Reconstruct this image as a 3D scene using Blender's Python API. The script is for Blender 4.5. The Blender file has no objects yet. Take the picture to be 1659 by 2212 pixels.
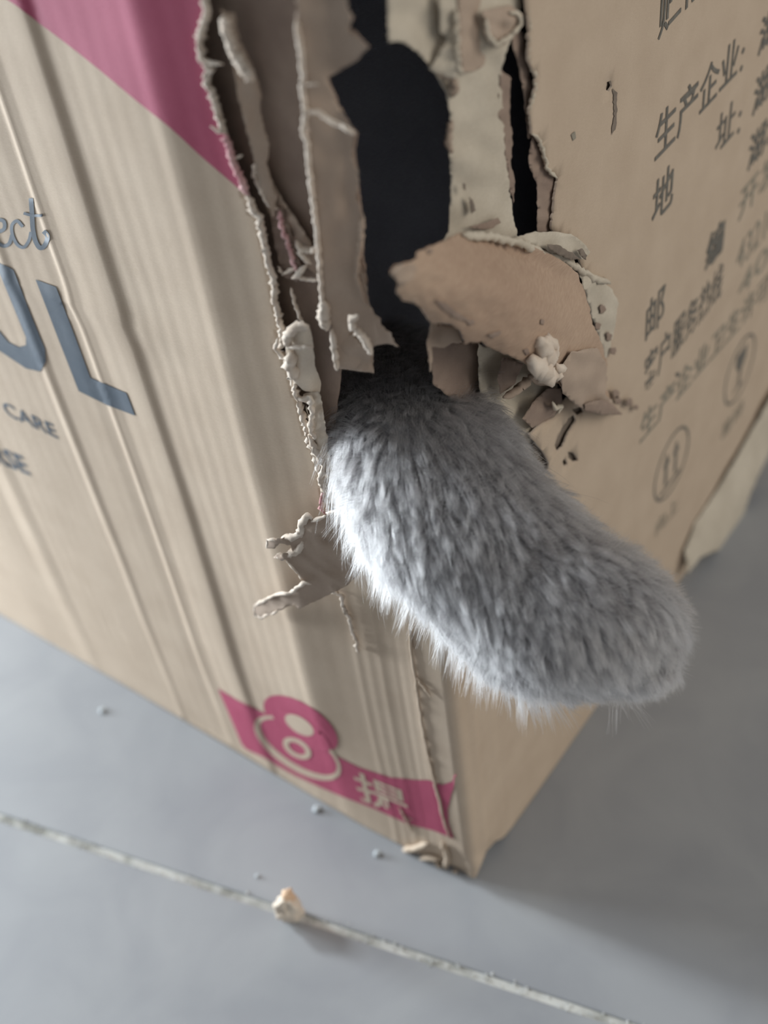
import bpy, bmesh, math, random
import numpy as np
from mathutils import Vector, Matrix, noise
from mathutils.geometry import delaunay_2d_cdt
random.seed(7); RNG = np.random.default_rng(7)
C = bpy.context.scene.collection
sc = bpy.context.scene

# ------------------------------------------------------------------ camera
# world: origin = bottom corner of the box on the floor, +X along the box's info side, +Y along its printed side, +Z up
F_PX, PX, PY = 2508.43, 829.5, 1106.0
M = Matrix(((0.571612, -0.613847, 0.544474), (-0.812661, -0.331886, 0.478993), (-0.113325, -0.716271, -0.688559)))  # rows: world axes in camera (x right, y down, z forward)
CAM = Vector((-0.176398, -0.138706, 0.417563))
cam = bpy.data.cameras.new('camera'); camo = bpy.data.objects.new('camera', cam); C.objects.link(camo)
R3 = Matrix([(M[i][0], -M[i][1], -M[i][2]) for i in range(3)])
camo.matrix_world = Matrix.Translation(CAM) @ R3.to_4x4()
cam.sensor_fit = 'VERTICAL'; cam.sensor_height = 24; cam.sensor_width = 18
cam.lens = F_PX / 2212 * 24
cam.clip_start = 0.01; cam.clip_end = 50
cam.dof.use_dof = True; cam.dof.focus_distance = 0.325; cam.dof.aperture_fstop = 5.0
sc.camera = camo
sc.cycles.max_bounces = 8; sc.cycles.use_adaptive_sampling = True; sc.cycles.adaptive_threshold = 0.025

# ------------------------------------------------------------------ light
wd = bpy.data.worlds.new('world'); sc.world = wd; wd.use_nodes = True
wd.node_tree.nodes['Background'].inputs[0].default_value = (0.93, 0.97, 1.0, 1)
wd.node_tree.nodes['Background'].inputs[1].default_value = 0.31
def area(name, loc, aim, sx, sy, energy, col):
    al = bpy.data.lights.new(name, 'AREA'); al.shape = 'RECTANGLE'; al.size = sx; al.size_y = sy; al.energy = energy; al.color = col
    o = bpy.data.objects.new(name, al); C.objects.link(o); o.location = loc
    o.rotation_euler = (Vector(aim) - o.location).to_track_quat('-Z', 'Y').to_euler()
area('window_light', (-0.20, 1.90, 1.45), (0, 0, .1), 0.25, 0.55, 37, (0.88, 0.95, 1.0))      # bright gap of the window, grazing the printed side
area('printed_side_fill', (-0.18, 0.70, 0.135), (0, .12, .15), 0.18, 0.20, 6.6, (0.86, 0.94, 1.0))      # low lamp added close by to brighten the printed side
area('info_side_fill', (0.55, -1.45, 0.95), (0.1, 0, .15), 1.2, 1.0, 12.5, (1.0, 0.93, 0.82))       # added fill for the info side, in place of light from the room
vs = sc.view_settings
vs.view_transform = 'Standard'; vs.look = 'None'; vs.gamma = 1; vs.use_curve_mapping = False; vs.exposure = 0.0

# ------------------------------------------------------------------ pixel rays onto real planes of the place
def rayd(px, py):
    v = Vector((px - PX, py - PY, F_PX)); return M @ v
def onplane(px, py, ax, off):
    d = rayd(px, py); return CAM + d * ((off - CAM[ax]) / d[ax])
def at_depth(px, py, z):
    return CAM + rayd(px, py) * (z / F_PX)

# ------------------------------------------------------------------ materials
def mat(name, rough=0.85, spec=0.25):
    m = bpy.data.materials.new(name); m.use_nodes = True
    b = m.node_tree.nodes['Principled BSDF']; b.inputs['Roughness'].default_value = rough
    b.inputs['Specular IOR Level'].default_value = spec
    return m, m.node_tree, b
def paper(name, c1, c2, rough=0.85, scale=60, bump=0.15, streak=(1, 1, 6), spec=0.2):
    m, nt, b = mat(name, rough, spec); N = nt.nodes; L = nt.links
    tc = N.new('ShaderNodeTexCoord'); mp = N.new('ShaderNodeMapping'); mp.inputs['Scale'].default_value = streak
    L.new(tc.outputs['Object'], mp.inputs[0])
    n1 = N.new('ShaderNodeTexNoise'); n1.inputs['Scale'].default_value = scale; n1.inputs['Detail'].default_value = 6
    n2 = N.new('ShaderNodeTexNoise'); n2.inputs['Scale'].default_value = scale * 14; n2.inputs['Detail'].default_value = 4
    L.new(tc.outputs['Object'], n1.inputs[0]); L.new(mp.outputs[0], n2.inputs[0])
    ad = N.new('ShaderNodeMath'); ad.operation = 'MULTIPLY_ADD'; ad.inputs[1].default_value = 0.45
    L.new(n2.outputs[0], ad.inputs[0])
    sb = N.new('ShaderNodeMath'); sb.operation = 'MULTIPLY'; sb.inputs[1].default_value = 0.55; L.new(n1.outputs[0], sb.inputs[0])
    L.new(sb.outputs[0], ad.inputs[2])
    cr = N.new('ShaderNodeValToRGB'); cr.color_ramp.elements[0].position = 0.36; cr.color_ramp.elements[1].position = 0.64
    cr.color_ramp.elements[0].color = (*c1, 1); cr.color_ramp.elements[1].color = (*c2, 1)
    L.new(ad.outputs[0], cr.inputs[0]); L.new(cr.outputs[0], b.inputs['Base Color'])
    bp = N.new('ShaderNodeBump'); bp.inputs['Strength'].default_value = bump; bp.inputs['Distance'].default_value = 0.0004
    L.new(n2.outputs[0], bp.inputs['Height']); L.new(bp.outputs[0], b.inputs['Normal'])
    return m
KRAFT = paper('kraft_paper', (0.50, 0.395, 0.30), (0.57, 0.46, 0.355), streak=(1, 1, 5))
INNER = paper('inner_paper', (0.40, 0.31, 0.245), (0.47, 0.37, 0.295), scale=90)
DARKIN = paper('box_inside', (0.48, 0.46, 0.46), (0.56, 0.54, 0.54))
PEEL = paper('peeled_layer', (0.50, 0.44, 0.355), (0.64, 0.575, 0.475), scale=70, bump=0.3)
CREAM = paper('torn_cream', (0.64, 0.54, 0.44), (0.78, 0.69, 0.58), scale=110, bump=0.35)
FIBRE = paper('torn_fibre', (0.72, 0.59, 0.48), (0.90, 0.80, 0.69), scale=300, bump=0.5)
PINKF = paper('pink_fibre', (0.70, 0.36, 0.38), (0.85, 0.58, 0.55), scale=300, bump=0.5)
TAN = paper('tongue_paper', (0.38, 0.265, 0.195), (0.50, 0.37, 0.275), scale=28, bump=0.2)
BROWN = paper('brown_flute_and_shade', (0.27, 0.20, 0.165), (0.36, 0.275, 0.22), scale=120, bump=0.3)
PINK = paper('pink_print', (0.38, 0.072, 0.13), (0.44, 0.095, 0.16), scale=60, bump=0.1, rough=0.7)
GREY = paper('grey_print', (0.070, 0.090, 0.115), (0.10, 0.12, 0.145), scale=120, bump=0.1, rough=0.6)
INK = paper('faded_ink', (0.12, 0.115, 0.105), (0.21, 0.195, 0.17), scale=400, bump=0.1)
INKL = paper('pale_ink', (0.24, 0.22, 0.185), (0.33, 0.30, 0.24), scale=400, bump=0.1)
SCUFF = paper('scuffed_paper', (0.17, 0.14, 0.115), (0.27, 0.22, 0.18), scale=300)

def finish(name, verts, faces, m, parent=None, smooth=True):
    me = bpy.data.meshes.new(name); me.from_pydata([tuple(v) for v in verts], [], faces); me.update()
    if smooth: me.polygons.foreach_set('use_smooth', [True] * len(me.polygons))
    me.materials.append(m)
    o = bpy.data.objects.new(name, me); C.objects.link(o)
    if parent: o.parent = parent
    return o
def tag(o, label=None, cat=None, group=None, kind=None):
    if label: o['label'] = label
    if cat: o['category'] = cat
    if group: o['group'] = group
    if kind: o['kind'] = kind
    return o

def inside(poly, p):
    x, y = p; c = False; n = len(poly); j = n - 1
    for i in range(n):
        xi, yi = poly[i]; xj, yj = poly[j]
        if (yi > y) != (yj > y) and x < (xj - xi) * (y - yi) / (yj - yi) + xi: c = not c
        j = i
    return c
def insidenp(poly, X, Y):
    c = np.zeros(X.shape, bool); n = len(poly); j = n - 1
    for i in range(n):
        xi, yi = poly[i]; xj, yj = poly[j]
        if yi != yj:
            c ^= ((yi > Y) != (yj > Y)) & (X < (xj - xi) * (Y - yi) / (yj - yi) + xi)
        j = i
    return c
def resample(poly, step, jit, closed=True, seed=0, skip=None):
    """walk a polyline in even steps with ragged noise across it"""
    r = random.Random(seed); out = []; n = len(poly)
    for i in range(n if closed else n - 1):
        a = Vector(poly[i]); b = Vector(poly[(i + 1) % n]); d = b - a; l = d.length
        k = max(1, int(l / step)); nrm = Vector((-d.y, d.x)) / max(l, 1e-9)
        for q in range(k):
            p = a + d * (q / k)
            jj = 0 if (skip and skip(p)) else jit
            p = p + nrm * (jj * (noise.noise(Vector((p.x / step / 1.7, p.y / step / 1.7, seed))) * 1.6 + r.uniform(-.35, .35)))
            out.append((p.x, p.y))
    if not closed: out.append(tuple(poly[-1]))
    return out
def cdt(outer, holes, grid, loosen=0.3):
    """triangulate a polygon with holes and inner grid points; returns verts2d, tris, boundary edge loops"""
    pts = []; edges = []
    for loop in [outer] + holes:
        b = len(pts); pts += loop
        edges += [(b + i, b + (i + 1) % len(loop)) for i in range(len(loop))]
    gx, gy = grid
    X, Y = np.meshgrid(gx, gy); X = X.ravel(); Y = Y.ravel()
    ok = insidenp(outer, X, Y)
    for h in holes: ok &= ~insidenp(h, X, Y)
    pts = pts + list(zip(X[ok].tolist(), Y[ok].tolist()))
    v, e, f, *_ = delaunay_2d_cdt([Vector(p) for p in pts], edges, [], 0, 1e-9)
    tris = []
    cx = np.array([[sum(v[i].x for i in t) / 3, sum(v[i].y for i in t) / 3] for t in f])
    ok = insidenp(outer, cx[:, 0], cx[:, 1])
    for h in holes: ok &= ~insidenp(h, cx[:, 0], cx[:, 1])
    for t, k in zip(f, ok):
        if k:
            a, b, c = (v[i] for i in t)
            tris.append(tuple(t) if (b - a).cross(c - a) > 0 else (t[0], t[2], t[1]))
    return v, tris
def solidify(name, v2, tris, fn, m, parent=None, thick=0.0, flip=False, rimmat=None):
    """fn(x, y, depth) -> world point on the front (depth 0) or back (depth = thick) of the sheet"""
    front = [fn(p.x, p.y, 0) for p in v2]
    T = [t[::-1] for t in tris] if flip else list(tris)
    if not thick: return finish(name, front, T, m, parent)
    back = [fn(p.x, p.y, thick) for p in v2]; n = len(v2)
    cnt = {}
    for a, b, c in T:
        for e in ((a, b), (b, c), (c, a)): cnt[e] = 1
    side = [(e[1], e[0], e[0] + n, e[1] + n) for e in cnt if (e[1], e[0]) not in cnt]
    F = T + [(c + n, b + n, a + n) for a, b, c in T] + side
    o = finish(name, front + back, F, m, parent)
    if rimmat:
        o.data.materials.append(rimmat)
        k = len(F) - len(side)
        for i in range(k, len(F)): o.data.polygons[i].material_index = 1; o.data.polygons[i].use_smooth = False
    return o

# ------------------------------------------------------------------ the folded side of the box: s < 0 printed side, s > 0 info side
RF = 0.0038; K = RF * math.pi / 4
HP = [(-.02, 0), (0, 0), (.0105, .0), (.0125, .1), (.0138, .3), (.0150, .12), (.020, .1), (.030, 1.6), (.046, 3.2), (.0575, 4.5), (.0600, 4.5), (.064, 3.9),
      (.080, 2.7), (.096, 1.6), (.0985, 1.5), (.1015, 2.7), (.104, 2.7), (.119, .9), (.1225, 1.0), (.1240, 1.3), (.1270, .35), (.132, .5), (.147, .35), (.150, .35), (.1535, .95), (.1575, .35),
      (.165, .3), (.186, .35), (.204, .4), (.2105, 1.0), (.2140, .75), (.221, .15), (.24, .5), (.26, .3), (.28, .5), (.5, .0)]
HX = np.array([a for a, b in HP]); HY = np.array([b for a, b in HP]) / 1000
_xs = np.linspace(-.02, .5, 2601); _ys = np.interp(_xs, HX, HY); _ys = np.convolve(np.pad(_ys, 4, 'edge'), np.hanning(9) / np.hanning(9).sum(), 'same')[4:-4]
def relief(s, z):
    y = -s
    if y > 0:
        yy = y + 0.0012 * noise.noise(Vector((z * 14, y * 6, 3)))
        h = float(np.interp(yy, _xs, _ys))
        h *= 0.45 + 0.55 * min(1, max(0, (z - .01) / .07))
        for yc, a in ((.0355, .45), (.031, .3), (.0262, .5), (.021, .35), (.0175, .25)):
            h += a * .00045 * math.exp(-((yy - yc) / .0011) ** 2) * min(1, max(0, (.17 - z) / .05))
        h *= 1.05 + 0.35 * noise.noise(Vector((z * 9, y * 25, 1)))
        h += 0.00004 * math.sin(y * 2 * math.pi / .0066) * (0.5 + noise.noise(Vector((y * 30, z * 6, 8))))
        h += 0.0003 * noise.noise(Vector((y * 40, z * 22, 5)))
        h += 0.0009 * math.exp(-((z - (.232 + .02 * (y - .12))) / .0045) ** 2) * min(1, max(0, (y - .075) / .02))   # the level dent across the print
    else:
        h = 0.0007 * noise.noise(Vector((s * 16, z * 14, 9))) + 0.00022 * noise.noise(Vector((s * 70, z * 25, 2)))
        h += 0.0005 * math.exp(-((s - .0085) / .0022) ** 2) * min(1, max(0, (.17 - z) / .04))
        h += .0003 * math.sin(s * 2 * math.pi / .0062) * math.exp(-((s - .02) / .02) ** 2) * .4
    # crushed foot of the corner
    c = math.exp(-(s / .016) ** 2) * max(0, 1 - z / .022)
    h += c * (-.003 + .0045 * noise.noise(Vector((s * 120, z * 110, 4))))
    e = min(1, (abs(s) / .008)); 
    return h * (0.35 + 0.65 * e)
def fold(s, z, d):
    """d: metres outward"""
    if s < -K: return Vector((-d, RF - K - s, z))
    if s > K: return Vector((s + RF - K, -d, z))
    a = (s + K) / (2 * K) * math.pi / 2          # 0 at printed side, 90 deg at info side
    n = Vector((-math.cos(a), -math.sin(a), 0))
    return Vector((RF, RF, z)) + n * (RF + d)
def sz(px, py, d=0.0):
    P = onplane(px, py, 0, -d)
    if P.y >= RF: return (-(P.y - RF + K), P.z)
    Q = onplane(px, py, 1, -d)
    if Q.x >= RF: return (Q.x - RF + K, Q.z)
    t = (max(Q.x, 0) - max(P.y, 0)) / RF
    return (t * K, (P.z + Q.z) / 2)

def szr(px, py):
    """pixel -> unfolded place on the uneven outer face"""
    s, z = sz(px, py)
    for _ in range(3): s, z = sz(px, py, relief(s, z))
    return s, z

H_BOX, W_INFO, W_PRINT = 0.37, 0.40, 0.40
box = bpy.data.objects.new('cardboard_box', None); C.objects.link(box)
tag(box, 'brown cardboard box with pink and grey print, a ragged hole chewed through its corner', 'box')

LEFT_EDGE = [(440, -12), (447, 20), (436, 60), (432, 92), (437, 130), (455, 150), (446, 178), (466, 225), (487, 290), (500, 340), (520, 385), (535, 420), (548, 455), (560, 470),
             (570, 520), (580, 570), (592, 600), (594, 650), (606, 700), (611, 740), (601, 756), (616, 775), (634, 830), (648, 872), (660, 922), (680, 985), (694, 1030), (703, 1078), (712, 1112)]
UNDER = [(760, 1150), (850, 1190), (950, 1185), (1050, 1130), (1120, 1060), (1180, 1022), (1186, 1000), (1172, 975), (1150, 948), (1142, 938), (1170, 915), (1196, 905), (1215, 870)]
RIGHT_EDGE = [(1250, 840), (1290, 760), (1280, 640), (1245, 548), (1205, 512), (1192, 495), (1196, 440), (1204, 385), (1182, 366), (1176, 338), (1163, 300), (1150, 288), (1143, 240), (1156, 190), (1158, 165), (1141, 130), (1143, 60), (1136, 0), (1134, -12)]
hole = [szr(*p) for p in resample(LEFT_EDGE, 5, 2.2, False, 1)] + [szr(*p) for p in resample(UNDER, 8, 2, False, 2)[1:]] + [szr(*p) for p in resample(RIGHT_EDGE, 5, 2.2, False, 3)[1:]]
hole += [(.045, .345), (.02, .356), (-.02, .353), (-.038, .345)]
def pxhole(pts, s=0): return [sz(*p) for p in resample(pts, 5, 1.2, True, s)]
BITES = [[(1212, 925), (1228, 905), (1240, 895), (1246, 908), (1228, 935), (1214, 965), (1202, 975), (1196, 960)],
         [(1226, 975), (1240, 978), (1250, 995), (1238, 998), (1228, 988)],
         [(1226, 1002), (1219, 990), (1214, 996), (1219, 1008)],
         [(1236, 884), (1256, 878), (1262, 890), (1248, 898)],
         [(1311, 178), (1319, 174), (1322, 184), (1315, 198), (1309, 194)]]
outer = [(-W_PRINT, 0), (-.3, 0), (-.2, 0), (-.1, 0), (-.05, 0), (-.02, .0), (-.012, .001), (-.006, .0), (0, .001), (.006, .002), (.011, .0065), (.016, .007), (.022, .0015), (.03, 0), (.05, 0), (.1, 0), (.2, 0), (.3, 0), (W_INFO, 0), (W_INFO, H_BOX), (0, H_BOX), (-W_PRINT, H_BOX)]
gx = np.concatenate([np.arange(-.39, -.25, .01), np.arange(-.25, -.002, .0009), np.arange(0, .03, .0012), np.arange(.03, .3, .004), np.arange(.3, .4, .02)])
gy = np.concatenate([np.arange(.0015, .03, .0015), np.arange(.03, H_BOX - .002, .0045)])
v2, tris = cdt(outer, [hole] + [pxhole(b, i) for i, b in enumerate(BITES)], (gx + .00007, gy + .00003))
wall = solidify('outer_wall', v2, tris, lambda s, z, t: fold(s, z, relief(s, z) - t), KRAFT, box, 0.0006, flip=False, rimmat=FIBRE)

# inner liner, 3.6 mm in; its darker brown carries the shade of the gap
LI = -.0036
IN_L = [(736, -15), (746, 20), (760, 42), (752, 62), (776, 84), (795, 102), (770, 132), (735, 152), (706, 170), (730, 230), (768, 290), (765, 330), (775, 420), (784, 470), (780, 520), (790, 600), (790, 660), (770, 700), (745, 760), (735, 800), (725, 900), (722, 1000), (740, 1110), (790, 1200), (950, 1230), (1150, 1180), (1300, 1080), (1370, 900), (1370, 650), (1320, 520), (1270, 400), (1230, 200), (1215, 0), (1214, -15)]
ih = [sz(*p, LI) for p in resample(IN_L, 8, 2.5, False, 5)] + [(.06, .345), (.02, .358), (-.02, .355)]
v2, tris = cdt([(-.39, .003), (.39, .003), (.39, .366), (-.39, .366)], [ih], (np.arange(-.385, .39, .008), np.arange(.01, .36, .008)))
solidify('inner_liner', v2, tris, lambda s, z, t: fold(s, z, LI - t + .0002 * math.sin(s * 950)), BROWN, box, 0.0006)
# the far walls, bottom and top of the box
def slab(name, lo, hi, m, parent):
    x0, y0, z0 = lo; x1, y1, z1 = hi
    v = [(x0, y0, z0), (x1, y0, z0), (x1, y1, z0), (x0, y1, z0), (x0, y0, z1), (x1, y0, z1), (x1, y1, z1), (x0, y1, z1)]
    return finish(name, v, [(0, 3, 2, 1), (4, 5, 6, 7), (0, 1, 5, 4), (1, 2, 6, 5), (2, 3, 7, 6), (3, 0, 4, 7)], m, parent, False)
XE = W_INFO + RF - K; YE = W_PRINT + RF - K
slab('back_wall', (XE, -.0004, 0), (XE + .004, YE + .004, H_BOX), DARKIN, box)
slab('back_wall', (-.0004, YE, 0), (XE, YE + .004, H_BOX), DARKIN, box)
slab('bottom_panel', (.005, .005, .001), (XE - .001, YE - .001, .005), DARKIN, box)
slab('top_flap', (-.001, -.001, H_BOX), (XE + .004, YE / 2 - .001, H_BOX + .004), KRAFT, box)
slab('top_flap', (-.001, YE / 2 + .001, H_BOX), (XE + .004, YE + .004, H_BOX + .004), KRAFT, box)

# ------------------------------------------------------------------ torn layers: each a curved sheet near the plane of its side
def patch(name, outline, ax, dfn, m, thick=0.0006, step=6, jit=1.6, grid=9, seed=0, rimmat=None, holes=(), parent=box, on=False):
    """outline read off the photograph, laid on the side's plane (ax 0 printed side, 1 info side) moved out by dfn metres"""
    ol = resample(outline, step, jit, True, seed)
    xs = [p[0] for p in ol]; ys = [p[1] for p in ol]
    v2, tris = cdt(ol, [resample(h, 5, .8, True, seed + 1) for h in holes], (np.arange(min(xs) + 3.1, max(xs), grid), np.arange(min(ys) + 3.3, max(ys), grid)))
    fn = lambda x, y, t: onplane(x, y, ax, -(dfn(x, y) + (relief(*szr(x, y)) if on else 0)) + t)
    # image y runs down, so the front must be flipped to face out
    return solidify(name, v2, tris, fn, m, parent, thick, True, rimmat)
def wr(x, y, f, a, s=0): return a * noise.noise(Vector((x * f, y * f, s)))
def lerp(v, a, b, p, q):
    t = min(1, max(0, (v - a) / (b - a))); return p + (q - p) * t
def tube(name, path, ax, d, r, m, step=5, wob=2.0, rvar=.45, seed=0, parent=box, sides=6, d1=None, depth_wob=.0004):
    """ragged rolled paper fibre along a torn edge"""
    pts = resample(path, step, 0, False, seed); P = []; n = len(pts)
    for i, (x, y) in enumerate(pts):
        dd = d if d1 is None else d + (d1 - d) * i / max(1, n - 1)
        q = Vector((i * .55, seed * 3.1, 0))
        x += wob * noise.noise(q) * 2; y += wob * noise.noise(q + Vector((9, 0, 4)))
        if ax == 0 and d >= .0006 and name not in ('torn_edge',): dd += relief(*szr(x, y))
        P.append(onplane(x, y, ax, -(dd + depth_wob * noise.noise(q + Vector((0, 5, 0))))))
    verts = []; faces = []
    for i, p in enumerate(P):
        t = (P[min(i + 1, n - 1)] - P[max(i - 1, 0)]).normalized()
        u = t.cross(Vector((-1, -1, .3))).normalized(); w = t.cross(u)
        e = min(1, .35 + i * .3, .35 + (n - 1 - i) * .3)
        for k in range(sides):
            a = k * 2 * math.pi / sides
            rr = r * e * (1 + rvar * 2 * noise.noise(Vector((i * .8, k * 1.3, seed))))
            verts.append(p + (u * math.cos(a) + w * math.sin(a)) * rr)
    for i in range(n - 1):
        for k in range(sides):
            a = i * sides + k; b = i * sides + (k + 1) % sides
            faces.append((a, b, b + sides, a + sides))
    faces += [tuple(range(sides))[::-1], tuple(range((n - 1) * sides, n * sides))]
    return finish(name, verts, faces, m, parent)

# the standing strip of inner liner left of the dark opening, with its bright torn edge
STRIP = [(638, -48), (742, -48), (752, 15), (762, 40), (752, 60), (780, 86), (796, 102), (768, 132), (735, 150), (706, 168), (728, 225), (752, 262), (770, 288), (764, 300), (762, 340), (774, 380), (772, 425), (784, 462), (778, 505), (776, 560), (788, 600),
         (797, 655), (820, 690), (862, 748), (830, 742), (808, 748), (806, 800), (770, 800), (725, 792), (716, 700), (700, 690), (690, 600), (683, 500), (672, 400), (664, 300), (655, 200), (652, 120), (640, 40)]
patch('inner_strip', STRIP, 0, lambda x, y: lerp(x - (640 + y * .1), 0, 70, .0026, -.0016) + wr(x, y, .02, .0007), INNER, .0009, jit=3.6, seed=11, rimmat=FIBRE)
tube('torn_edge', [(640, 45), (650, 110), (655, 170), (652, 185), (660, 240), (655, 285), (664, 310), (672, 400), (684, 500), (690, 560), (695, 640), (700, 692)], 0, .0032, .0006, FIBRE, seed=1, wob=1.6)
tube('torn_edge', [(700, 650), (700, 690), (706, 712)], 0, .0032, .0016, FIBRE, seed=2, wob=1)
tube('torn_edge', [(717, 712), (722, 750), (728, 800)], 0, .0032, .0008, FIBRE, seed=3, wob=1)
tube('torn_edge', [(772, 682), (760, 692), (765, 708), (790, 735), (803, 765)], 0, .0032, .0010, FIBRE, seed=4, wob=1.4)
tube('torn_edge', [(655, 183), (690, 183)], 0, .0032, .0003, FIBRE, seed=5)
tube('torn_edge', [(660, 240), (690, 242), (715, 262), (745, 275), (765, 290)], 0, .0032, .0005, FIBRE, seed=6, wob=1.5)
tube('torn_edge', [(785, 470), (780, 520), (768, 600), (778, 620), (790, 660)], 0, -.0004, .0006, INNER, seed=7, wob=2)
patch('torn_flap', [(712, 715), (760, 722), (800, 760), (808, 806), (775, 802), (728, 796)], 0, lambda x, y: .0010 + lerp(x, 715, 800, .0004, -.0018) + wr(x, y, .03, .0011, 3), INNER, .0006, seed=12, rimmat=FIBRE)

# ragged rim of the outer wall on the printed side
tube('torn_rim', LEFT_EDGE[:9], 0, .0007, .00085, FIBRE, seed=8, wob=3.0, rvar=.7)
tube('torn_rim', LEFT_EDGE[8:12] , 0, .0013, .00085, PINKF, seed=9, wob=2.6, rvar=.7)
tube('torn_rim', LEFT_EDGE[11:21], 0, .0012, .00085, FIBRE, seed=10, wob=2.6, rvar=.6)
tube('torn_rim', LEFT_EDGE[20:], 0, .0012, .00085, FIBRE, seed=11, wob=3.2, rvar=.8)
for i, (a, b) in enumerate([((437, 130), (482, 138)), ((487, 290), (455, 272)), ((520, 385), (500, 345)), ((548, 455), (532, 452)), ((594, 650), (604, 660)), ((448, 150), (435, 168)), ((500, 340), (522, 335))]):
    tube('torn_fibre', [a, ((a[0] + b[0]) / 2, (a[1] + b[1]) / 2 + 3), b], 0, .0012, .00042, FIBRE, seed=20 + i, wob=2)
# corrugated medium strips in the gap beside the rim
patch('medium_strip', [(476, 20), (505, 30), (520, 90), (545, 140), (562, 190), (566, 260), (582, 320), (575, 350), (600, 430), (590, 470), (560, 400), (548, 340), (530, 270), (512, 200), (500, 130), (486, 80)], 0,
      lambda x, y: lerp(x - (480 + y * .24), -20, 45, .0028, -.0016) + wr(x, y, .03, .0008, 7), INNER, .0006, seed=13, jit=2.5, rimmat=FIBRE)
tube('torn_edge', [(484, 35), (492, 70), (505, 110), (525, 145), (548, 175)], 0, .0036, .0013, FIBRE, seed=30, wob=1.6)
patch('medium_strip', [(560, 330), (580, 380), (610, 430), (650, 490), (680, 540), (690, 560), (690, 600), (640, 560), (600, 500), (570, 440), (552, 390)], 0,
      lambda x, y: -.0012 + wr(x, y, .035, .0015, 8), INNER, .0006, seed=14, jit=2.5, rimmat=FIBRE)
patch('medium_strip', [(585, 440), (610, 450), (625, 490), (640, 540), (655, 590), (640, 610), (615, 600), (600, 560), (588, 500)], 0,
      lambda x, y: -.0004 + wr(x, y, .05, .0012, 9), BROWN, .0006, seed=15, jit=2, rimmat=PINKF)
tube('torn_edge', [(604, 455), (608, 490), (620, 520), (632, 560), (638, 585)], 0, .0006, .0006, PINKF, seed=31, wob=3, rvar=.8)
for i, pth in enumerate([[(556, 345), (550, 375), (560, 400), (582, 440), (600, 452)], [(640, 520), (650, 538), (676, 542), (690, 530)], [(642, 525), (652, 550), (672, 570)],
                         [(600, 575), (612, 592), (640, 578)], [(632, 602), (650, 586), (662, 572)], [(640, 600), (665, 604), (692, 604)], [(628, 622), (638, 660), (655, 700)], [(566, 335), (556, 358)]]):
    tube('torn_curl', pth, 0, .00055, .00075 if i in (0, 1, 2, 4) else .0005, FIBRE, seed=40 + i, wob=1.5, rvar=.5)
# fat curls at the lower end of the gap
patch('rolled_curl', [(616, 720), (640, 702), (668, 706), (676, 730), (680, 790), (695, 830), (690, 850), (660, 845), (636, 828), (618, 790)], 0,
      lambda x, y: .0022 - ((x - 640) / 30) ** 2 * .0014 + wr(x, y, .04, .0006, 4), CREAM, .0007, seed=16, jit=1.5, grid=6, on=True)
tube('torn_curl', [(620, 748), (622, 722), (640, 706), (666, 706)], 0, .0032, .0013, FIBRE, seed=50, wob=1)
tube('torn_curl', [(630, 760), (628, 790), (640, 822)], 0, .0028, .0017, FIBRE, seed=51, wob=1)
tube('torn_curl', [(618, 752), (640, 748), (676, 750)], 0, .0034, .0006, FIBRE, seed=52, wob=1)
tube('torn_curl', [(600, 730), (594, 752), (606, 766), (618, 775)], 0, .0026, .0006, FIBRE, seed=53, wob=2)
tube('torn_curl', [(636, 828), (642, 860), (655, 862), (668, 858), (676, 890), (670, 920), (680, 950)], 0, .0024, .0007, FIBRE, seed=54, wob=2.4, rvar=.7)
tube('torn_curl', [(668, 940), (684, 985), (700, 1000), (692, 1040), (706, 1068)], 0, .0022, .0008, FIBRE, seed=55, wob=3, rvar=.8)
patch('torn_flap', [(655, 850), (690, 845), (700, 900), (712, 980), (728, 1060), (738, 1100), (712, 1098), (700, 1040), (684, 980), (668, 920)], 0,
      lambda x, y: .0008 + wr(x, y, .05, .0018, 14), CREAM, .0006, seed=17, jit=2.5, rimmat=FIBRE, on=True, holes=([(661, 872), (668, 870), (672, 892), (666, 896)], [(684, 985), (690, 983), (703, 1015), (698, 1022)]))

# ------------------------------------------------------------------ info side torn layers
CREAMS = [(836, -50), (1128, -50), (1126, 30), (1118, 60), (1098, 100), (1082, 150), (1085, 240), (1092, 340), (1100, 400), (1108, 470), (1122, 520), (1060, 532), (1000, 540), (950, 530), (968, 500), (974, 430), (970, 330), (972, 250), (962, 200), (942, 160), (925, 140), (902, 112), (872, 92), (858, 90), (838, 92)]
patch('peeled_liner', CREAMS, 1, lambda x, y: -.0042 + lerp(x, 960, 1100, -.0006, .0022) + wr(x, y, .016, .0013, 2), PEEL, .0008, seed=61, jit=2.4, rimmat=BROWN)
patch('torn_flap', [(945, -20), (985, -20), (990, 60), (985, 150), (990, 170), (960, 165), (925, 150), (950, 115), (968, 80), (950, 70)], 1, lambda x, y: -.0018 + lerp(x, 930, 990, -.0022, .0012) + wr(x, y, .03, .001, 5), PEEL, .0006, seed=62, jit=2, rimmat=PEEL)
patch('torn_flap', [(990, -20), (1040, -20), (1040, 30), (1062, 30), (1070, 80), (1050, 120), (1045, 148), (1000, 158), (990, 100)], 1, lambda x, y: -.0022 + lerp(x, 990, 1070, .0012, -.0022) + wr(x, y, .03, .0009, 6), INNER, .0006, seed=63, jit=2, rimmat=PEEL)
patch('torn_flap', [(1040, 25), (1100, 10), (1130, 30), (1128, 55), (1098, 92), (1078, 100), (1055, 70)], 1, lambda x, y: -.0005 + wr(x, y, .035, .0016, 7), INNER, .0006, seed=64, jit=2, rimmat=PEEL)
tube('torn_rim', [(1050, 40), (1052, 75), (1072, 98), (1100, 80), (1126, 52), (1120, 30), (1100, 26)], 1, .0006, .0006, PEEL, seed=64, wob=1.5)
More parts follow.
